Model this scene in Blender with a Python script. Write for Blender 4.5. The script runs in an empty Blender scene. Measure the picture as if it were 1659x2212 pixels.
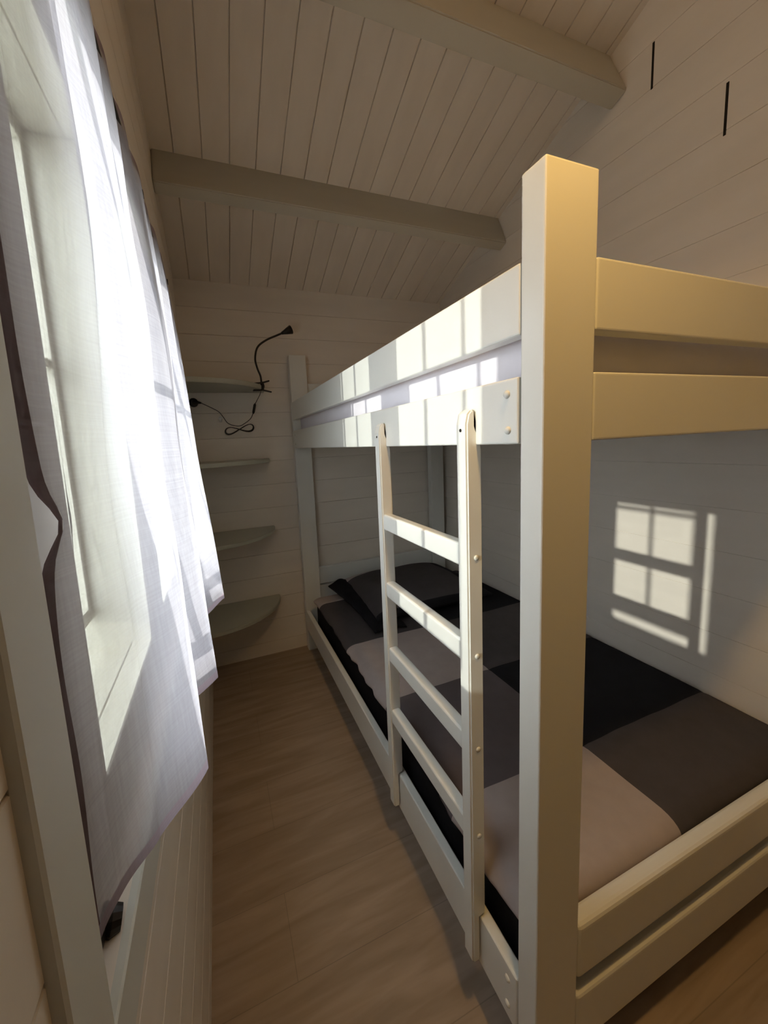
import bpy, bmesh, math, random
from mathutils import Vector, Matrix, noise
random.seed(7)
sc = bpy.context.scene
COL = sc.collection

# ------------------------------------------------------------------ camera
YAW, PITCH, ROLL = 0.358, -0.1252, -0.0501
FPX = 806.94
f = Vector((math.sin(YAW)*math.cos(PITCH), math.cos(YAW)*math.cos(PITCH), math.sin(PITCH)))
r0 = Vector((math.cos(YAW), -math.sin(YAW), 0)); u0 = r0.cross(f)
r = r0*math.cos(ROLL) + u0*math.sin(ROLL)
u = -r0*math.sin(ROLL) + u0*math.cos(ROLL)
cd = bpy.data.cameras.new('camera'); cam = bpy.data.objects.new('camera', cd); COL.objects.link(cam)
M = Matrix((r, u, -f)).transposed().to_4x4(); M.translation = Vector((-0.4291, -0.3999, 1.25))
cam.matrix_world = M
cd.sensor_fit = 'HORIZONTAL'; cd.sensor_width = 36.0
cd.sensor_fit = 'VERTICAL'; cd.sensor_height = 36.0
cd.lens = 36.0*FPX/2212
cd.shift_x = 56.56/2212; cd.shift_y = -48.38/2212
cd.clip_start = 0.01
sc.camera = cam

# ------------------------------------------------------------------ light and exposure
EXPOSURE = 0.14
SUN, SKY, LAMP = 6.8, 9.3, 24.0
sc.view_settings.view_transform = 'Standard'; sc.view_settings.look = 'None'
sc.view_settings.gamma = 1; sc.view_settings.use_curve_mapping = False
sc.view_settings.exposure = EXPOSURE
w = bpy.data.worlds.new('sky'); sc.world = w; w.use_nodes = True
bg = w.node_tree.nodes['Background']
bg.inputs[0].default_value = (0.88, 0.94, 1.0, 1); bg.inputs[1].default_value = SKY
sd = bpy.data.lights.new('sun', 'SUN'); sun = bpy.data.objects.new('sun', sd); COL.objects.link(sun)
sd.energy = SUN; sd.color = (1.0, 0.97, 0.88); sd.angle = math.radians(0.8)
sun.rotation_euler = Vector((1, 0.158, -0.262)).to_track_quat('-Z', 'Y').to_euler()
ld = bpy.data.lights.new('ceiling_lamp', 'SPOT'); lamp = bpy.data.objects.new('ceiling_lamp', ld); COL.objects.link(lamp)
ld.energy = LAMP; ld.color = (1.0, 0.60, 0.19); ld.shadow_soft_size = 0.05
ld.spot_size = math.radians(92); ld.spot_blend = 0.7
lamp.rotation_euler = Vector((.6, .42, -1.2)).to_track_quat('-Z', 'Y').to_euler()
lamp.location = (-0.10, -0.245, 2.06)
# added warm fill light, out of view under the ceiling, for the brown ambience
ld2 = bpy.data.lights.new('room_fill', 'POINT'); fill_light = bpy.data.objects.new('room_fill', ld2); COL.objects.link(fill_light)
ld2.energy = 4.4; ld2.color = (1.0, 0.69, 0.41); ld2.shadow_soft_size = 0.25
fill_light.location = (0.15, -0.35, 2.82)

# ------------------------------------------------------------------ helpers
def mat(name, col, rough=0.5, spec=0.5, var=0.0, scale=6.0, stretch=(1, 1, 1), bump=0.0, coat=0.0):
    m = bpy.data.materials.new(name); m.use_nodes = True
    nt = m.node_tree; b = nt.nodes['Principled BSDF']
    b.inputs['Base Color'].default_value = (*col, 1); b.inputs['Roughness'].default_value = rough
    b.inputs['Specular IOR Level'].default_value = spec
    b.inputs['Coat Weight'].default_value = coat
    tc = nt.nodes.new('ShaderNodeTexCoord'); mp = nt.nodes.new('ShaderNodeMapping'); mp.inputs['Scale'].default_value = stretch
    nz = nt.nodes.new('ShaderNodeTexNoise'); nz.inputs['Scale'].default_value = scale; nz.inputs['Detail'].default_value = 5
    nt.links.new(tc.outputs['Object'], mp.inputs[0]); nt.links.new(mp.outputs[0], nz.inputs['Vector'])
    rp = nt.nodes.new('ShaderNodeValToRGB')
    rp.color_ramp.elements[0].position = .3; rp.color_ramp.elements[1].position = .7
    rp.color_ramp.elements[0].color = (*[c*(1-var) for c in col], 1); rp.color_ramp.elements[1].color = (*[min(1, c*(1+var)) for c in col], 1)
    nt.links.new(nz.outputs['Fac'], rp.inputs[0]); nt.links.new(rp.outputs[0], b.inputs['Base Color'])
    if bump:
        bp = nt.nodes.new('ShaderNodeBump'); bp.inputs['Strength'].default_value = bump; bp.inputs['Distance'].default_value = .002
        nt.links.new(nz.outputs['Fac'], bp.inputs['Height']); nt.links.new(bp.outputs[0], b.inputs['Normal'])
    return m

M_wall = mat('painted_boards', (.82, .757, .67), .45, .4, .03, 3, (1, 1, 5))
M_ceil = mat('painted_ceiling_boards', (.80, .725, .62), .5, .35, .04, 4, (4, 1, 1))
M_wood = mat('low_bounce_boards', (.16, .10, .06), .6, .3, .15, 4, (1, 1, 8))  # dark tone chosen so the unseen front wall bounces less light
M_beam = mat('painted_beam', (.56, .53, .44), .4, .5, .03, 3, (1, 6, 6))
M_bed = mat('painted_bed_wood', (.77, .775, .73), .28, .5, .012, 5, (2, 2, 1), coat=.15)
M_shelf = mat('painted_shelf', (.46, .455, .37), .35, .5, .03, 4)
M_trim = mat('painted_trim', (.66, .67, .62), .4, .5, .03, 5, (1, 1, .3))
M_out = mat('window_frame_paint', (.62, .60, .52), .4, .5, .04, 6)
M_black = mat('black_plastic', (.012, .011, .011), .35, .5, .1, 10)
M_dark = mat('dark_gap', (.02, .018, .016), .8, .2, .1, 10)
M_white = mat('white_plastic', (.8, .8, .78), .35, .5, .02, 8)
M_screw = mat('painted_screw', (.72, .72, .66), .25, .6, .03, 10)
M_matt = mat('mattress_cover', (.80, .77, .83), .7, .2, .03, 9, bump=.2)
M_blackcloth = mat('black_cloth', (.010, .010, .012), .95, .1, .2, 30, bump=.2)
M_taupe = mat('taupe_cloth', (.41, .35, .33), .9, .15, .04, 25, bump=.3)
M_plum = mat('plum_grey_cloth', (.125, .105, .110), .9, .15, .06, 25, bump=.3)
M_grey = mat('charcoal_cloth', (.075, .067, .070), .9, .15, .06, 25, bump=.3)
M_ink = mat('ink_black_cloth', (.012, .012, .015), .9, .15, .1, 25, bump=.3)
M_ground = mat('pale_gravel', (.50, .50, .46), .9, .2, .25, 30)
M_hedge = mat('pale_hedge', (.30, .285, .235), .9, .2, .2, 4)  # pale foliage of the guessed hedge outdoors

def floor_mat():
    m = bpy.data.materials.new('floor_laminate'); m.use_nodes = True
    nt = m.node_tree; b = nt.nodes['Principled BSDF']; b.inputs['Roughness'].default_value = .42
    tc = nt.nodes.new('ShaderNodeTexCoord')
    br = nt.nodes.new('ShaderNodeTexBrick'); br.inputs['Scale'].default_value = 1
    br.inputs['Brick Width'].default_value = 1.2; br.inputs['Row Height'].default_value = .19
    br.inputs['Mortar Size'].default_value = .0012; br.inputs['Mortar Smooth'].default_value = .3
    br.inputs['Color1'].default_value = (.36, .28, .215, 1); br.inputs['Color2'].default_value = (.385, .30, .23, 1)
    br.inputs['Mortar'].default_value = (.28, .225, .18, 1)
    nt.links.new(tc.outputs['Object'], br.inputs['Vector'])
    mp = nt.nodes.new('ShaderNodeMapping'); mp.inputs['Scale'].default_value = (1.5, 14, 1)
    nz = nt.nodes.new('ShaderNodeTexNoise'); nz.inputs['Scale'].default_value = 2.2; nz.inputs['Detail'].default_value = 6
    nz.inputs['Distortion'].default_value = .6
    nt.links.new(tc.outputs['Object'], mp.inputs[0]); nt.links.new(mp.outputs[0], nz.inputs['Vector'])
    rp = nt.nodes.new('ShaderNodeValToRGB'); rp.color_ramp.elements[0].position = .32; rp.color_ramp.elements[1].position = .68
    rp.color_ramp.elements[0].color = (.80, .78, .74, 1); rp.color_ramp.elements[1].color = (1.1, 1.1, 1.12, 1)
    mx = nt.nodes.new('ShaderNodeMixRGB'); mx.blend_type = 'MULTIPLY'; mx.inputs[0].default_value = 1
    nt.links.new(nz.outputs['Fac'], rp.inputs[0]); nt.links.new(br.outputs['Color'], mx.inputs[1]); nt.links.new(rp.outputs[0], mx.inputs[2])
    nt.links.new(mx.outputs[0], b.inputs['Base Color'])
    return m
M_floor = floor_mat()

def glass_mat():
    m = bpy.data.materials.new('window_glass'); m.use_nodes = True
    nt = m.node_tree; nt.nodes.clear()
    o = nt.nodes.new('ShaderNodeOutputMaterial'); mix = nt.nodes.new('ShaderNodeMixShader')
    t = nt.nodes.new('ShaderNodeBsdfTransparent'); t.inputs[0].default_value = (.96, .98, .97, 1)
    g = nt.nodes.new('ShaderNodeBsdfGlossy'); g.inputs['Roughness'].default_value = .02
    lw = nt.nodes.new('ShaderNodeLayerWeight'); lw.inputs[0].default_value = .5
    pw = nt.nodes.new('ShaderNodeMath'); pw.operation = 'POWER'; pw.inputs[1].default_value = 5
    ma = nt.nodes.new('ShaderNodeMath'); ma.operation = 'MULTIPLY_ADD'; ma.inputs[1].default_value = .5; ma.inputs[2].default_value = .03
    nt.links.new(lw.outputs['Facing'], pw.inputs[0]); nt.links.new(pw.outputs[0], ma.inputs[0])
    nt.links.new(ma.outputs[0], mix.inputs[0]); nt.links.new(t.outputs[0], mix.inputs[1]); nt.links.new(g.outputs[0], mix.inputs[2])
    nt.links.new(mix.outputs[0], o.inputs[0]); return m
M_glass = glass_mat()

def curtain_mat(name, col, clear, tcol):
    m = bpy.data.materials.new(name); m.use_nodes = True
    nt = m.node_tree; nt.nodes.clear()
    o = nt.nodes.new('ShaderNodeOutputMaterial'); m1 = nt.nodes.new('ShaderNodeMixShader'); m2 = nt.nodes.new('ShaderNodeMixShader')
    t = nt.nodes.new('ShaderNodeBsdfTransparent')
    d = nt.nodes.new('ShaderNodeBsdfDiffuse'); d.inputs[0].default_value = (*col, 1)
    tl = nt.nodes.new('ShaderNodeBsdfTranslucent'); tl.inputs[0].default_value = (*tcol, 1)
    tc = nt.nodes.new('ShaderNodeTexCoord')
    hs = []
    for sx in ((1, 1, 90), (60, 60, 3)):          # thin cross threads and vertical threads of the weave
        mp = nt.nodes.new('ShaderNodeMapping'); mp.inputs['Scale'].default_value = sx
        nz = nt.nodes.new('ShaderNodeTexNoise'); nz.inputs['Scale'].default_value = 5; nz.inputs['Detail'].default_value = 3
        nt.links.new(tc.outputs['Object'], mp.inputs[0]); nt.links.new(mp.outputs[0], nz.inputs['Vector']); hs.append(nz)
    ad = nt.nodes.new('ShaderNodeMath'); ad.operation = 'ADD'
    nt.links.new(hs[0].outputs['Fac'], ad.inputs[0]); nt.links.new(hs[1].outputs['Fac'], ad.inputs[1])
    mr = nt.nodes.new('ShaderNodeMapRange'); mr.inputs[1].default_value = .6; mr.inputs[2].default_value = 1.4
    mr.inputs[3].default_value = 1-clear-.08; mr.inputs[4].default_value = 1-clear+.08
    nt.links.new(ad.outputs[0], mr.inputs[0])
    m2.inputs[0].default_value = .62
    nt.links.new(d.outputs[0], m2.inputs[1]); nt.links.new(tl.outputs[0], m2.inputs[2])
    nt.links.new(mr.outputs[0], m1.inputs[0]); nt.links.new(t.outputs[0], m1.inputs[1]); nt.links.new(m2.outputs[0], m1.inputs[2])
    nt.links.new(m1.outputs[0], o.inputs[0]); return m
M_sheer = curtain_mat('sheer_curtain', (.66, .62, .68), .34, (.46, .445, .51))
M_edge = curtain_mat('sheer_side_hem', (.17, .12, .12), .04, (.16, .10, .11))
M_hem = curtain_mat('sheer_hem', (.40, .33, .36), .05, (.42, .34, .40))

def props(o, label=None, cat=None, group=None, kind=None):
    if label: o['label'] = label
    if cat: o['category'] = cat
    if group: o['group'] = group
    if kind: o['kind'] = kind
    return o
ORIGIN = {}
def root(name, loc, label=None, cat=None, group=None, kind=None):
    o = bpy.data.objects.new(name, None); COL.objects.link(o); o.location = loc; o.empty_display_size = .05
    ORIGIN[o] = Vector(loc)
    return props(o, label, cat, group, kind)
def obj(name, bm, m, parent=None, smooth=False, label=None):
    """link the bmesh (world coordinates) as one object"""
    bmesh.ops.recalc_face_normals(bm, faces=bm.faces)
    me = bpy.data.meshes.new(name); bm.to_mesh(me); bm.free()
    for x in (m if isinstance(m, (list, tuple)) else [m]): me.materials.append(x)
    if smooth:
        for p in me.polygons: p.use_smooth = True
    o = bpy.data.objects.new(name, me); COL.objects.link(o)
    if parent is not None:
        org = ORIGIN[parent]; o.parent = parent; ORIGIN[o] = org
    else:
        vs = [v.co for v in me.vertices]
        org = Vector(((min(v.x for v in vs)+max(v.x for v in vs))/2, (min(v.y for v in vs)+max(v.y for v in vs))/2, min(v.z for v in vs)))
        o.location = org; ORIGIN[o] = org
    me.transform(Matrix.Translation(-org))
    if label: o['label'] = label
    return o
def box(x0, x1, y0, y1, z0, z1, bev=0.0, seg=2, bm=None):
    b = bmesh.new(); bmesh.ops.create_cube(b, size=1)
    for v in b.verts:
        v.co = Vector((x0+(x1-x0)*(v.co.x+.5), y0+(y1-y0)*(v.co.y+.5), z0+(z1-z0)*(v.co.z+.5)))
    if bev: bmesh.ops.bevel(b, geom=list(b.edges), offset=bev, segments=seg, profile=.6, affect='EDGES')
    if bm is None: return b
    me = bpy.data.meshes.new('t'); b.to_mesh(me); b.free(); bm.from_mesh(me); bpy.data.meshes.remove(me); return bm
def merge(*bms):
    out = bmesh.new()
    for b in bms:
        me = bpy.data.meshes.new('t'); b.to_mesh(me); b.free(); out.from_mesh(me); bpy.data.meshes.remove(me)
    return out
def tube(pts, rad, n=10, cap=True):
    """round tube through points; rad a number or a list"""
    bm = bmesh.new(); pts = [Vector(p) for p in pts]; rings = []
    prev = None
    for i, p in enumerate(pts):
        t = (pts[min(i+1, len(pts)-1)] - pts[max(i-1, 0)]).normalized()
        a = (prev - t*prev.dot(t)) if prev else t.cross(Vector((.3, .9, .2)))
        a.normalize(); prev = a; c = t.cross(a)
        rr = rad[i] if isinstance(rad, (list, tuple)) else rad
        rings.append([bm.verts.new(p + (a*math.cos(k*2*math.pi/n) + c*math.sin(k*2*math.pi/n))*rr) for k in range(n)])
    for i in range(len(rings)-1):
        for k in range(n): bm.faces.new((rings[i][k], rings[i][(k+1) % n], rings[i+1][(k+1) % n], rings[i+1][k]))
    if cap: bm.faces.new(rings[0][::-1]); bm.faces.new(rings[-1])
    return bm
def spline(pts, n=8):
    pts = [Vector(p) for p in pts]; out = []
    for i in range(len(pts)-1):
        p0, p1, p2, p3 = pts[max(i-1, 0)], pts[i], pts[i+1], pts[min(i+2, len(pts)-1)]
        for k in range(n):
            t = k/n
            out.append(.5*((2*p1)+(-p0+p2)*t+(2*p0-5*p1+4*p2-p3)*t*t+(-p0+3*p1-3*p2+p3)*t**3))
    out.append(pts[-1]); return out

# ------------------------------------------------------------------ dimensions (metres)
XL, XR, YB, YF = -0.55, 1.031, 1.802, -3.4
ZC, SL = 2.1218, 0.4131                        # ceiling height at the back wall, slope
ceil_z = lambda y: ZC + SL*(YB-y)

def grooves(a0, a1, first, step, hw=.0010, dep=.0022):
    """profile positions (coordinate, depth) of a boarded face between a0 and a1"""
    g = []; k = math.ceil((a0-first)/step)
    while first+k*step < a1:
        c = first+k*step
        if a0+.004 < c < a1-.004: g.append(c)
        k += 1
    prof = [(a0, 0)]
    for c in g: prof += [(c-hw, 0), (c-hw*.4, dep), (c+hw*.4, dep), (c+hw, 0)]
    prof.append((a1, 0)); return prof
def prism(loop, fn, s0, s1):
    bm = bmesh.new()
    A = [bm.verts.new(fn(p, s0)) for p in loop]; B = [bm.verts.new(fn(p, s1)) for p in loop]
    n = len(loop)
    for i in range(n): bm.faces.new((A[i], A[(i+1) % n], B[(i+1) % n], B[i]))
    fa = bm.faces.new(A[::-1]); fb = bm.faces.new(B)
    bmesh.ops.triangulate(bm, faces=[fa, fb])
    return bm
def boards_x(xf, sgn, y0, y1, z0, z1, first, step, th=.15, dep=.0022):
    """wall at x=xf facing sgn*x made of horizontal boards"""
    pr = grooves(z0, z1, first, step, .0010 if dep < .003 else .0022, dep)
    loop = [(xf - sgn*d, z) for z, d in pr] + [(xf-sgn*th, z1), (xf-sgn*th, z0)]
    return prism(loop, lambda p, s: (p[0], s, p[1]), y0, y1)
def boards_y(yf, sgn, x0, x1, z0, z1, first, step, th=.11, dep=.0022):
    pr = grooves(z0, z1, first, step, .0014, dep)
    loop = [(yf - sgn*d, z) for z, d in pr] + [(yf-sgn*th, z1), (yf-sgn*th, z0)]
    return prism(loop, lambda p, s: (s, p[0], p[1]), x0, x1)
def clip_roof(bm):
    bmesh.ops.bisect_plane(bm, geom=bm.verts[:]+bm.edges[:]+bm.faces[:], plane_co=(0, YB, ZC+.012), plane_no=(0, SL, 1), clear_outer=True)
    bmesh.ops.holes_fill(bm, edges=[e for e in bm.edges if e.is_boundary], sides=0)
    return bm
def S(name, bm, m): return props(obj(name, bm, m), kind='structure')

# ------------------------------------------------------------------ room shell
S('floor', box(XL-.02, XR+.02, YF, YB+.02, -.06, 0), M_floor)
S('wall_back', boards_y(YB, -1, XL-.11, XR+.11, 0, ZC+.03, 1.991, .1365, dep=.004), M_wall)
S('wall_front', box(XL-.11, XR+.11, YF-.1, YF, 0, ceil_z(YF)+.02), M_wood)
# right wall, with two open end joints between boards
wr = boards_x(XR, -1, YF, YB, 0, ceil_z(YF)+.1, 2.503, .1375)
S('wall_right', clip_roof(wr), M_wall)
# left wall: boards below, above, before and beyond the window
WY0, WY1, WZ0, WZ1 = -.105, .905, .81, 1.775
wl = merge(boards_x(XL, 1, YF, YB, 0, WZ0, .692, .1265, dep=.0045),
           boards_x(XL, 1, YF, WY0, WZ0, 5.0, .692, .1265, dep=.0045),
           boards_x(XL, 1, WY1, YB, WZ0, 5.0, .692, .1265, dep=.0045),
           boards_x(XL, 1, WY0, WY1, WZ1, 5.0, .692, .1265, dep=.0045))
S('wall_left', clip_roof(wl), M_wall)
# ceiling boards run up the slope
pr = grooves(XL-.1, XR+.1, -.571, .0985, .0022, .007)
loop = [(x, d) for x, d in pr] + [(XR+.1, .12), (XL-.1, .12)]
S('ceiling', prism(loop, lambda p, s: (p[0], s, ceil_z(s)+p[1]), YF-.1, YB+.1), M_ceil)
# open joints in the right wall boards: narrow dark slits
for i, (y, z0, z1) in enumerate(((.536, 2.362, 2.500), (.3295, 2.078, 2.216))):
    o = obj('board_joint', box(XR-.0012, XR+.004, y-.0035, y+.0035, z0, z1, .001, 1), M_dark)
    props(o, ('black open slit between board ends high on the right wall, the upper one by the near beam',
              'black open slit between board ends on the right wall, the lower one above the tall post')[i], 'wall gap', None, 'structure')

# beams under the ceiling, square to the slope
def beam(ytop, dep, wid, label):
    n = Vector((0, SL, 1)).normalized(); t = Vector((0, 1, -SL)).normalized()
    a = Vector((0, ytop, ceil_z(ytop)))
    bm = bmesh.new(); bmesh.ops.create_cube(bm, size=1)
    for v in bm.verts:
        x = XL+.001 if v.co.x < 0 else XR-.001
        p = a + t*(wid*(v.co.y+.5)) - n*(dep*(.5-v.co.z)) + n*(.004 if v.co.z > 0 else 0)
        v.co = Vector((x, p.y, p.z))
    bmesh.ops.bevel(bm, geom=list(bm.edges), offset=.004, segments=2, affect='EDGES')
    props(obj('ceiling_beam', bm, M_beam), label, 'beam', 'painted beams under the sloping ceiling')
beam(1.254, .155, .050, 'painted grey beam across the lower part of the sloping ceiling, near the back wall')
beam(.682, .172, .062, 'painted grey beam across the higher part of the sloping ceiling, nearest to the viewer')

# ------------------------------------------------------------------ window
W = root('window_1', (XL, .4, WZ0), kind='structure')
cas = XL+.009
obj('casing', box(XL-.002, cas, WY0-.056, WY0, .746, WZ1+.06, .002, 1), M_trim, W)
obj('casing', box(XL-.002, cas, WY1, WY1+.056, .746, WZ1+.06, .002, 1), M_trim, W)
obj('casing', box(XL-.002, cas, WY0, WY1, .746, WZ0, .002, 1), M_trim, W)
obj('casing', box(XL-.002, cas, WY0, WY1, WZ1, WZ1+.06, .002, 1), M_trim, W)
GX = -.665
def fr(y0, y1, z0, z1, x0=-.695, x1=-.567): return box(x0, x1, y0, y1, z0, z1, .002, 1)
obj('frame', merge(fr(WY0, .034, WZ0, WZ1, -.60), fr(WY0, .017, WZ0, WZ1, -.695, -.5995), fr(.775, WY1, WZ0, WZ1), fr(.017, .775, WZ0, .913, -.695, -.5995), fr(.034, .775, WZ0, .913, -.60), fr(.017, .775, 1.735, WZ1, -.695, -.5995), fr(.034, .775, 1.735, WZ1, -.60), fr(.345, .50, .905, 1.735)), M_out, W)
def sash(y0, y1, inner=0.0):
    a, b = y0-.010, y1-.010; z0, z1 = .970, 1.734
    x0, x1 = GX-.012, GX+.012
    s = obj('sash', merge(box(x0, x1, a+.005, a+.013, z0, z1, .001, 1), box(x0, x1, b-.013, b, z0, z1, .001, 1),
                      box(x0, x1, a+.013, b-.013, z0, z0+.022, .001, 1), box(x0, x1, a+.013, b-.013, z1-.02, z1, .001, 1)), M_out, W)
    mid = (a+b)/2
    obj('muntin', merge(box(x0+.004, x1-.004, mid-.006, mid+.006, z0+.022, z1-.02),
                        box(x0+.004, x1-.004, a+.013, b-.013, 1.388, 1.402)), M_out, s)
sash(.072, .3555); sash(.50, .762)
obj('glass', box(GX-.0015, GX+.0015, .017, .775, .905, 1.735), M_glass, W)
# black window catch on the bottom of the frame
obj('catch', merge(box(-.5675, -.562, -.070, -.020, .812, .828, .003, 2), tube([(-.5665, -.032, .818), (-.560, -.031, .816), (-.552, -.030, .814)], [.010, .013, .010], 14)), M_black, W, label='black window catch')
obj('jamb_shade', box(-.5675, -.5635, -.1045, -.074, .83, WZ1, .001, 1), M_dark, W, label='dark strip standing in for shade on the near jamb')  # dark strip in place of the shaded recess between casing and curtain

# ------------------------------------------------------------------ outdoors
S('trim_ground_outside', box(-14, XL-.16, -12, 12, -.45, -.30), M_ground)
def hedge():
    bm = bmesh.new(); bmesh.ops.create_grid(bm, x_segments=70, y_segments=46, size=.5)
    for v in bm.verts:
        x = -5.2+4.1*(v.co.x+.5); z = -.32+2.55*(v.co.y+.5)
        n = noise.noise(Vector((x*2.2, 0, z*2.2)))*.22+noise.noise(Vector((x*9, 3, z*9)))*.07
        v.co = Vector((x, 3.2+n, z))
    r_ = bmesh.ops.extrude_face_region(bm, geom=bm.faces[:])
    for v in r_['geom']:
        if isinstance(v, bmesh.types.BMVert): v.co.y += .9
    return bm
props(obj('hedge', hedge(), M_hedge, smooth=True), 'pale green hedge seen dimly outdoors through the sheer curtain', 'hedge', None, 'stuff')

# ------------------------------------------------------------------ curtain
rod = root('curtain_rod', (-.53, .45, 1.80), 'dark rod that carries the sheer curtain above the window', 'curtain rod')
obj('rod', tube([(-.531, -.25, 1.80), (-.531, 1.06, 1.80)], .0045, 10), M_black, rod, True)
for y in (-.2, .57, 1.02):
    obj('bracket', merge(box(XL+.0005, XL+.004, y-.02, y+.02, 1.78, 1.825, .001, 1), box(XL+.003, -.522, y-.006, y+.006, 1.793, 1.807, .001, 1)), M_black, rod)
KEY = [  # u, top y, hem x, hem y
    (0.00, -.100, -.5515, -.100), (.12, -.055, -.541, -.062), (.25, .04, -.516, -.012), (.38, .155, -.470, .052),
    (.44, .25, -.484, .140), (.52, .36, -.492, .195), (.60, .48, -.458, .245), (.66, .60, -.475, .36), (.73, .70, -.490, .485),
    (.86, .90, -.440, .585), (.93, 1.0, -.462, .62), (1.0, 1.055, -.50, .66)]
def key(u):
    for a, b in zip(KEY, KEY[1:]):
        if u <= b[0]+1e-9:
            t = (u-a[0])/(b[0]-a[0]); t2 = t*t*(3-2*t)*.6+t*.4
            return [a[i]+(b[i]-a[i])*t2 for i in (1, 2, 3)]
    return list(KEY[-1][1:])
ZH, ZT = .868, 1.835
def curt(u, v):                                  # v 0 top .. 1 hem
    ty, hx, hy = key(u)
    ruff = math.sin(u*2*math.pi*13)*.006+math.sin(u*2*math.pi*5+1)*.003
    tx = -.531+ruff*.7-.006*max(0, 1-u/.35)
    near = max(0, 1-u/.12)
    tx = tx*(1-near)+(-.549)*near
    k = v**.8
    x = tx+(hx-tx)*k
    y = ty+(hy-ty)*v
    z = ZT+(ZH-ZT)*v
    amp = (1-v)*.7+.3
    x += math.sin(u*2*math.pi*9+v*1.5)*.0035*amp*min(1, v*6)*(1-near)
    x += noise.noise(Vector((u*5, v*4, 1)))*.010*math.sin(math.pi*v)*(1-near)
    y += noise.noise(Vector((u*4, v*5, 9)))*.012*math.sin(math.pi*v)
    y += (.014*math.sin(math.pi*v)+.004*math.sin(v*31))*near
    # pinch in the near edge, and a creased fold line
    x += .011*math.exp(-((v-.655)/.02)**2)*near
    y += .012*math.exp(-((v-.655)/.03)**2)*near
    z += .004*math.sin(u*17)*(v > .98)
    return Vector((x, y, z))
cr = root('curtain', (-.53, .40, ZH), 'sheer white lilac curtain glowing in front of the window on the left', 'curtain')
def sheet(us, vs):
    bm = bmesh.new(); g = [[bm.verts.new(curt(a, b)) for b in vs] for a in us]
    for i in range(len(us)-1):
        for j in range(len(vs)-1): bm.faces.new((g[i][j], g[i+1][j], g[i+1][j+1], g[i][j+1]))
    return bm
lin = lambda a, b, n: [a+(b-a)*i/n for i in range(n+1)]
obj('panel', sheet(lin(.05, 1, 260), lin(.022, .988, 150)), M_sheer, cr, True)
obj('hem', sheet(lin(0, 1, 260), [.988, .9915, .995, 1.0]), M_hem, cr, True, label='darker folded bottom hem')
obj('header', sheet(lin(.05, 1, 260), lin(0, .022, 4)), M_hem, cr, True, label='darker gathered header')
obj('side_hem', sheet(lin(0, .05, 8), lin(0, .988, 100)), M_edge, cr, True, label='darker folded side hem')

# ------------------------------------------------------------------ bunk bed
PW, PD, L = .0965, .0422, 1.782
X2 = .992
bed = root('bunk_bed', (X2/2, L/2, 0), 'pale grey painted wooden bunk bed beside the right wall', 'bunk bed')
BE = .0035
for x0, y0, h in ((0, 0, 1.605), (X2-PW, 0, 1.605), (0, L-PD, 1.7525), (X2-PW, L-PD, 1.7525)):
    obj('post', box(x0, x0+PW, y0, y0+PD, 0, h, BE, 3), M_bed, bed)
TH = .024
ya, yb_ = PD+.0015, L-PD-.001
for s, (xa, xb) in enumerate(((0, TH), (X2-TH, X2))):
    obj('guard_rail', box(xa, xb, ya, yb_, 1.3933, 1.4929, .004, 3), M_bed, bed)
    up = obj('side_rail', box(xa, xb, ya+.003, yb_, 1.2355, 1.3353, .004, 3), M_bed, bed)
    if s == 0: up_rail = up
    if s == 0: low_rail = obj('side_rail', box(xa, xb, ya, yb_, .136, .256, .005, 3), M_bed, bed)
    else: obj('side_rail', box(xa, xb+.02, ya, yb_, .22, .345, .005, 3), M_bed, bed)
xa, xb = PW+.0015, X2-PW-.001
for (ya2, yc) in ((0, .026), (L-.026, L)):
    head = ya2 > 1
    obj('end_rail', box(xa, xb, ya2, yc, 1.2355, 1.3353, .004, 3), M_bed, bed)
    if head:
        obj('end_rail', box(xa, xb, ya2, yc, 1.50, 1.60, .004, 3), M_bed, bed)
        obj('end_rail', box(xa, xb, ya2, yc, .402, .505, .004, 3), M_bed, bed)
        obj('end_rail', box(xa, xb, ya2, yc, .285, .392, .004, 3), M_bed, bed)
    else:
        obj('end_rail', box(xa, xb, ya2, yc, 1.3933, 1.4929, .004, 3), M_bed, bed)
        obj('end_rail', box(xa, xb, ya2, yc+.006, .258, .372, .012, 4), M_bed, bed)
        obj('end_rail', box(xa, xb, ya2, yc+.006, .105, .222, .010, 4), M_bed, bed)
for z0 in (1.236, .145):
    for k in range(12):
        y = .10+k*.142
        obj('slat', box(TH+.001, X2-TH-.001, y, y+.07, z0, z0+.015, .002, 1), M_bed, bed)
def button(x, y, z, rr=.0065):
    return tube([(x+.002, y, z), (x-.001, y, z), (x-.0035, y, z), (x-.0045, y, z)], [rr, rr, rr*.75, rr*.3], 16)
for y, z in ((.069, 1.312), (.067, 1.257), (.067, .226), (.067, .168), (1.70, 1.31), (1.70, 1.26)):
    obj('bolt', button(.0005, y, z), M_screw, up_rail if z > 1 else low_rail, True)

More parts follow.
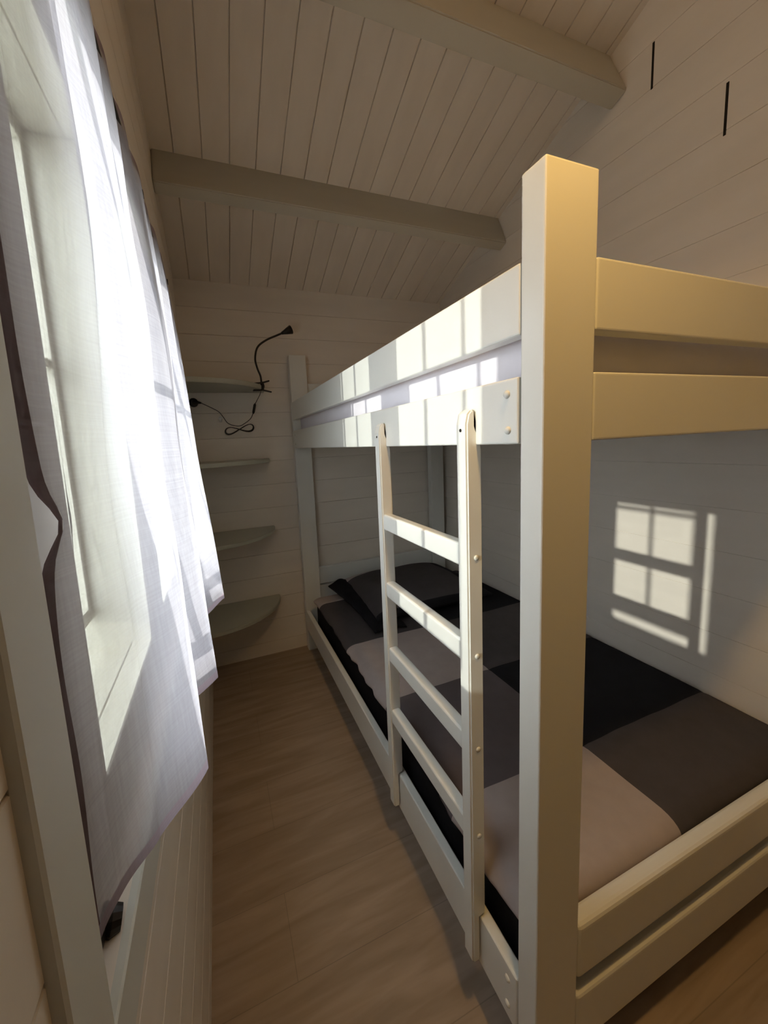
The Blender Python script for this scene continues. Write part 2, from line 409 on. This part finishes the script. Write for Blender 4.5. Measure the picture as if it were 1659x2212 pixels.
# ladder hung on the front side rail
lad = root('ladder', (0, .34, .15), 'pale painted wooden ladder with four rungs hung on the bunk bed side', 'ladder')
def ladder_rail(y0, y1):
    pts = [(-.020, .152), (-.020, 1.272), (-.016, 1.290), (-.008, 1.298), (-.0015, 1.298), (-.0015, 1.232), (.013, 1.232), (.013, .262), (-.0015, .258), (-.0015, .152)]
    bm = prism(pts, lambda p, s: (p[0], s, p[1]), y0, y1)
    bmesh.ops.dissolve_limit(bm, angle_limit=.01, verts=bm.verts[:], edges=bm.edges[:])
    ed = [e for e in bm.edges if len(e.link_faces) == 2 and e.calc_face_angle(0) > .6]
    bmesh.ops.bevel(bm, geom=ed, offset=.0055, segments=4, affect='EDGES', clamp_overlap=True)
    return bm
RY0, RY1, LY0, LY1 = .144, .175, .513, .544
rails = [obj('rail', ladder_rail(a, b), M_bed, lad) for a, b in ((RY0, RY1), (LY0, LY1))]
for zt in (1.053, .861, .667, .474):
    obj('rung', box(-.017, .009, RY1-.002, LY0+.002, zt-.044, zt, .007, 4), M_bed, lad)
    obj('screw', tube([(-.002, RY0+.001, zt-.022), (-.002, RY0-.002, zt-.022), (-.002, RY0-.003, zt-.022)], [.005, .005, .002], 12), M_screw, rails[0], True)
for k, (y, z) in enumerate(((RY0+.016, 1.262), (LY0+.014, 1.262))):
    obj('screw', tube([(-.0205, y, z), (-.0212, y, z)], [.003, .003], 10), M_dark, rails[k], True, label='dark screw head')

# ------------------------------------------------------------------ mattresses and bedding
def soft_box(x0, x1, y0, y1, z0, z1, rad, nx=24, ny=40, amp=.003, seed=0.):
    bm = bmesh.new(); bmesh.ops.create_cube(bm, size=1)
    for v in bm.verts:
        v.co = Vector((x0+(x1-x0)*(v.co.x+.5), y0+(y1-y0)*(v.co.y+.5), z0+(z1-z0)*(v.co.z+.5)))
    bmesh.ops.bevel(bm, geom=list(bm.edges), offset=rad, segments=5, profile=.5, affect='EDGES')
    for _ in range(1):
        for ax, n in ((0, nx), (1, ny), (2, 4)):
            lo, hi = ((x0, x1), (y0, y1), (z0, z1))[ax]
            for k in range(1, n):
                co = Vector((0, 0, 0)); no = Vector((0, 0, 0)); co[ax] = lo+rad+(hi-lo-2*rad)*k/n; no[ax] = 1
                bmesh.ops.bisect_plane(bm, geom=bm.verts[:]+bm.edges[:]+bm.faces[:], plane_co=co, plane_no=no)
    bm.normal_update()
    for v in bm.verts:
        d = noise.noise(v.co*7+Vector((seed, 0, 0)))*amp+noise.noise(v.co*2.5+Vector((seed, 4, 0)))*amp
        v.co += v.normal*d
    return bm
m1 = root('mattress', (.5, .89, 1.2515), 'white lilac mattress lying in the upper bunk behind the guard rail', 'mattress')
obj('mattress_body', soft_box(.037, .955, .040, 1.735, 1.2535, 1.412, .022, amp=.002), M_matt, m1, True)
m2 = root('mattress', (.5, .89, .16), 'black covered mattress in the lower bunk under the patchwork duvet', 'mattress')
obj('mattress_body', soft_box(.040, .985, .048, 1.635, .162, .354, .02, amp=.002, seed=5), M_blackcloth, m2, True)

def duvet():
    X0, X1, Y0, Y1, ZB, H = .024, 1.012, .0335, 1.625, .3575, .032
    xs = [X0+.0008*k**2.2 for k in range(9)]
    xs += lin(xs[-1]+.02, .45, 26)+lin(.45, .96, 30)[1:]
    xs += [X1-.0008*k**2.2 for k in range(9)][::-1]
    ys = [Y0+.0008*k**2.2 for k in range(9)]
    ys += lin(ys[-1]+.015, .27, 10)+lin(.27, .655, 26)[1:]+lin(.655, 1.04, 26)[1:]+lin(1.04, 1.50, 26)[1:]+lin(1.50, Y1-.11, 4)[1:]
    ys += [Y1-.0008*k**2.2 for k in range(9)][::-1]
    xs.sort(); ys.sort()
    bm = bmesh.new()
    def ed(d, rr=.045):
        t = max(0, min(1, d/rr)); return math.sqrt(1-(1-t)**2)
    top = []; bot = []
    for x in xs:
        ra, rb = [], []
        for y in ys:
            e = ed(x-X0)*ed(X1-x)*ed(y-Y0)*ed(Y1-y)
            wv = noise.noise(Vector((y*9, 0, 2)))*.010+noise.noise(Vector((y*24, 5, 2)))*.007
            fade = max(0, 1-(x-X0)/.12)
            xx = x+wv*fade
            n = noise.noise(Vector((x*4, y*4, 0)))*.006+noise.noise(Vector((x*13, y*11, 3)))*.0018
            seam = 0
            for s_ in (.27, .655, 1.04, 1.50): seam -= .0025*math.exp(-((y-s_)/.006)**2)
            seam -= .0025*math.exp(-((x-.45)/.006)**2)
            hang = -.022*max(0, 1-(x-X0)/.05)*max(0, 1-abs(y-.15)/.25)
            ra.append(bm.verts.new((xx, y, ZB+H*e+(n+seam)*e+hang)))
            rb.append(bm.verts.new((xx+.002*fade, y, ZB-.003*(1-e)+hang*.9-.0005)))
        top.append(ra); bot.append(rb)
    mi = {}
    for i in range(len(xs)-1):
        for j in range(len(ys)-1):
            cx, cy = (xs[i]+xs[i+1])/2, (ys[j]+ys[j+1])/2
            row = 0 if cy < .27 else 1 if cy < .655 else 2 if cy < 1.04 else 3 if cy < 1.50 else 4
            k = ((0, 1, 0, 2, 0) if cx < .45 else (2, 3, 2, 3, 2))[row]
            a = bm.faces.new((top[i][j], top[i+1][j], top[i+1][j+1], top[i][j+1])); a.material_index = k
            b = bm.faces.new((bot[i][j], bot[i][j+1], bot[i+1][j+1], bot[i+1][j])); b.material_index = 3
    nx, ny = len(xs), len(ys)
    loop_ = [(i, 0) for i in range(nx)]+[(nx-1, j) for j in range(1, ny)]+[(i, ny-1) for i in range(nx-2, -1, -1)]+[(0, j) for j in range(ny-2, 0, -1)]
    for (a, b), (c, d) in zip(loop_, loop_[1:]+loop_[:1]):
        q = bm.faces.new((top[a][b], bot[a][b], bot[c][d], top[c][d])); q.material_index = top[a][b].link_faces[0].material_index
    return bm
d = obj('duvet', duvet(), [M_taupe, M_plum, M_grey, M_ink], smooth=True)
props(d, 'patchwork duvet in taupe, grey and black squares on the lower bunk', 'duvet')

def pillow(cx, cy, hx, hy, zb, th, seed, fn):
    bm = bmesh.new(); N = 40
    def hgt(a, b): return max(0, (1-abs(a)**3.2))**.55*max(0, (1-abs(b)**3.2))**.55
    T, B = [], []
    for i in range(N+1):
        ra, rb = [], []
        for j in range(N+1):
            a, b = -1+2*i/N, -1+2*j/N
            a2 = math.copysign(1-(1-abs(a))**1.5, a); b2 = math.copysign(1-(1-abs(b))**1.5, b)
            h_ = hgt(a2, b2)
            cu = 1-.07*(abs(a2)**2)*(1-abs(b2)**2) if False else 1
            x = cx+hx*a2*(1-.06*(1-abs(a2))*b2*b2)-(.05*hx)*(abs(a2)**6)*math.copysign(1, a2)*(1-b2*b2)
            y = cy+hy*b2-(.06*hy)*(abs(b2)**6)*math.copysign(1, b2)*(1-a2*a2)
            n = noise.noise(Vector((x*7+seed, y*7, 0)))*.010*h_
            ra.append(bm.verts.new((x, y, zb+th*.35+th*.65*h_+n)))
            rb.append(bm.verts.new((x, y, zb+th*.35-th*.35*h_-.001)))
        T.append(ra); B.append(rb)
    for i in range(N):
        for j in range(N):
            x = (T[i][j].co+T[i+1][j+1].co)/2
            k = fn(x.x, x.y)
            bm.faces.new((T[i][j], T[i+1][j], T[i+1][j+1], T[i][j+1])).material_index = k
            bm.faces.new((B[i][j], B[i][j+1], B[i+1][j+1], B[i+1][j])).material_index = 3
    for i in range(N):
        for (p, q) in (((i, 0), (i+1, 0)), ((i, N), (i+1, N)), ((0, i), (0, i+1)), ((N, i), (N, i+1))):
            f_ = bm.faces.new((T[p[0]][p[1]], T[q[0]][q[1]], B[q[0]][q[1]], B[p[0]][p[1]])); f_.material_index = 3
    return bm
def pcol(x, y):
    if y > 1.585 and x < .74: return 0
    if x > .76 or y < 1.135 or y > 1.60: return 3
    return 2
pl = root('pillow', (.52, 1.38, .39), 'flat dark grey and black pillow at the head of the lower bunk', 'pillow')
obj('pillowcase', pillow(.53, 1.385, .33, .285, .3905, .115, 3, pcol), [M_taupe, M_plum, M_grey, M_ink], pl, True)
def flange():
    bm = bmesh.new(); nu, nv = 16, 50; g = []
    for t in (0, 1):
        gg = []
        for i in range(nu+1):
            row = []
            for j in range(nv+1):
                a, b = i/nu, j/nv
                y = 1.06+.57*b; x = .115+.02*math.sin(b*3.1)+.16*a+.05*(1-b)
                wv = noise.noise(Vector((a*3, b*7, 4)))*.018
                z = .398+.036*math.sin(math.pi*min(1, a*.9+.1))*(.6+.5*b)+.020*b+wv*.6+(0 if t else -.006)
                row.append(bm.verts.new((x, y, max(z, .391+(.004 if t else 0)))))
            gg.append(row)
        g.append(gg)
    for t in (0, 1):
        for i in range(nu):
            for j in range(nv): bm.faces.new((g[t][i][j], g[t][i+1][j], g[t][i+1][j+1], g[t][i][j+1]))
    for i in range(nu):
        for j in (0, nv): bm.faces.new((g[0][i][j], g[0][i+1][j], g[1][i+1][j], g[1][i][j]))
    for j in range(nv):
        for i in (0, nu): bm.faces.new((g[0][i][j], g[0][i][j+1], g[1][i][j+1], g[1][i][j]))
    return bm
obj('pillowcase_flap', flange(), M_ink, pl, True, label='black open end of the pillowcase')

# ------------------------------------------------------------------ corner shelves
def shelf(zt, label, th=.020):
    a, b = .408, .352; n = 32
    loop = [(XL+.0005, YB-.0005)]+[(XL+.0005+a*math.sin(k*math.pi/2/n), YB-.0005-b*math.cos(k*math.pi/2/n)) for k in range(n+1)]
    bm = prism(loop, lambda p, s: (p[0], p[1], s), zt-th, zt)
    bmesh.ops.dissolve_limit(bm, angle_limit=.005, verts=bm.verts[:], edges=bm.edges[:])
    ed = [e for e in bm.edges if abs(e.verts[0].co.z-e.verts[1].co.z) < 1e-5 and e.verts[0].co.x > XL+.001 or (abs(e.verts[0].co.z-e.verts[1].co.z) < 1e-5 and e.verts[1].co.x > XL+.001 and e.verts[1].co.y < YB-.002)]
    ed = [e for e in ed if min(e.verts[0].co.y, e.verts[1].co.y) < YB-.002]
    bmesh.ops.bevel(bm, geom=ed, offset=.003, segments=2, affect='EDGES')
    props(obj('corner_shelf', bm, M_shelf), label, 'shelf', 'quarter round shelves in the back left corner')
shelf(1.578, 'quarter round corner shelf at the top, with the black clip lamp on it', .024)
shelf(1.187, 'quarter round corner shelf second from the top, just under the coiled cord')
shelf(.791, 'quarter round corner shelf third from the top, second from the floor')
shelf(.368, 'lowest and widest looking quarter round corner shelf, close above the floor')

# ------------------------------------------------------------------ clip lamp
LY = 1.682
cl = root('clip_lamp', (-.165, LY, 1.578), 'black gooseneck clip lamp clamped on the top corner shelf', 'lamp')
neck = spline([(-.166, LY, 1.592), (-.168, LY, 1.625), (-.181, LY, 1.664), (-.188, LY, 1.712), (-.172, LY, 1.770), (-.126, LY, 1.808), (-.062, LY, 1.838), (-.035, LY, 1.850)])
obj('gooseneck', tube(neck, .0052, 10), M_black, cl, True)
dr = Vector((.92, 0, .39)).normalized(); b0 = Vector((-.040, LY, 1.848))
obj('lamp_head', tube([b0, b0+dr*.012, b0+dr*.030, b0+dr*.056, b0+dr*.058, b0+dr*.05], [.007, .010, .016, .0235, .022, .016], 18), M_black, cl, True)
def jaw(p0, p1, hw, t):
    p0, p1 = Vector(p0), Vector(p1); bm = bmesh.new(); bmesh.ops.create_cube(bm, size=1)
    dd = (p1-p0); n_ = Vector((-dd.z, 0, dd.x)).normalized()
    for v in bm.verts:
        k = v.co.x+.5
        v.co = p0+dd*k+Vector((0, v.co.y*2*hw*(1-.3*k), 0))+n_*(v.co.z*t)
    bmesh.ops.bevel(bm, geom=list(bm.edges), offset=.0015, segments=2, affect='EDGES'); return bm
obj('clip', merge(jaw((-.212, LY, 1.5835), (-.162, LY, 1.590), .016, .007), jaw((-.166, LY, 1.588), (-.124, LY, 1.600), .013, .007),
                  jaw((-.212, LY, 1.5495), (-.165, LY, 1.551), .016, .007), jaw((-.168, LY, 1.553), (-.116, LY, 1.541), .013, .006),
                  tube([(-.166, LY, 1.552), (-.160, LY, 1.572), (-.164, LY, 1.594)], .010, 12)), M_black, cl)
Y2 = 1.775
cord = spline([(-.172, LY, 1.545), (-.180, 1.69, 1.525), (-.196, 1.71, 1.497), (-.203, 1.72, 1.485)])
cord2 = spline([(-.217, 1.73, 1.435), (-.232, 1.74, 1.408), (-.262, 1.75, 1.385), (-.290, 1.76, 1.372), (-.325, Y2, 1.377), (-.352, Y2, 1.392),
                (-.372, Y2, 1.425), (-.392, Y2, 1.452), (-.43, Y2, 1.475), (-.475, Y2, 1.498)])
coil = []
for k in range(3*28+1):
    t = k*2*math.pi/28; g = k/84
    coil.append((-.292+(.078-.006*g)*math.sin(t), Y2-.006+.010*g, 1.352+.021*math.sin(2*t)*(1-.2*g)+.010*math.sin(t)+.004*g))
cord_o = obj('cord', merge(tube(cord, .0016, 6), tube(cord2, .0019, 6)), M_black, cl, True)
obj('cord_coil', tube(coil, .0021, 6), M_black, cord_o, True)
obj('switch', tube([(-.203, 1.72, 1.487), (-.205, 1.722, 1.480), (-.215, 1.728, 1.440), (-.217, 1.73, 1.433)], [.003, .0068, .0068, .003], 10), M_black, cord_o, True)
so = obj('wall_socket', merge(tube([(-.512, YB+.001, 1.503), (-.512, YB-.012, 1.503), (-.512, YB-.014, 1.503)], [.024, .023, .018], 20)), M_black, None, True)
props(so, 'round black wall socket under the top corner shelf, beside the curtain', 'socket')
obj('plug', tube([(-.510, YB-.0145, 1.503), (-.506, YB-.028, 1.503), (-.490, Y2, 1.501), (-.474, Y2, 1.498)], [.013, .013, .008, .004], 12), M_black, cord_o, True)
ck = obj('cable_clip', merge(tube([(-.386, YB+.001, 1.414), (-.386, YB-.012, 1.414), (-.386, YB-.014, 1.414)], [.011, .010, .007], 14), box(-.391, -.378, YB-.010, YB+.0005, 1.398, 1.428, .002, 2)), M_white, None)
props(ck, 'small white clip on the back wall behind the black lamp cord', 'clip')
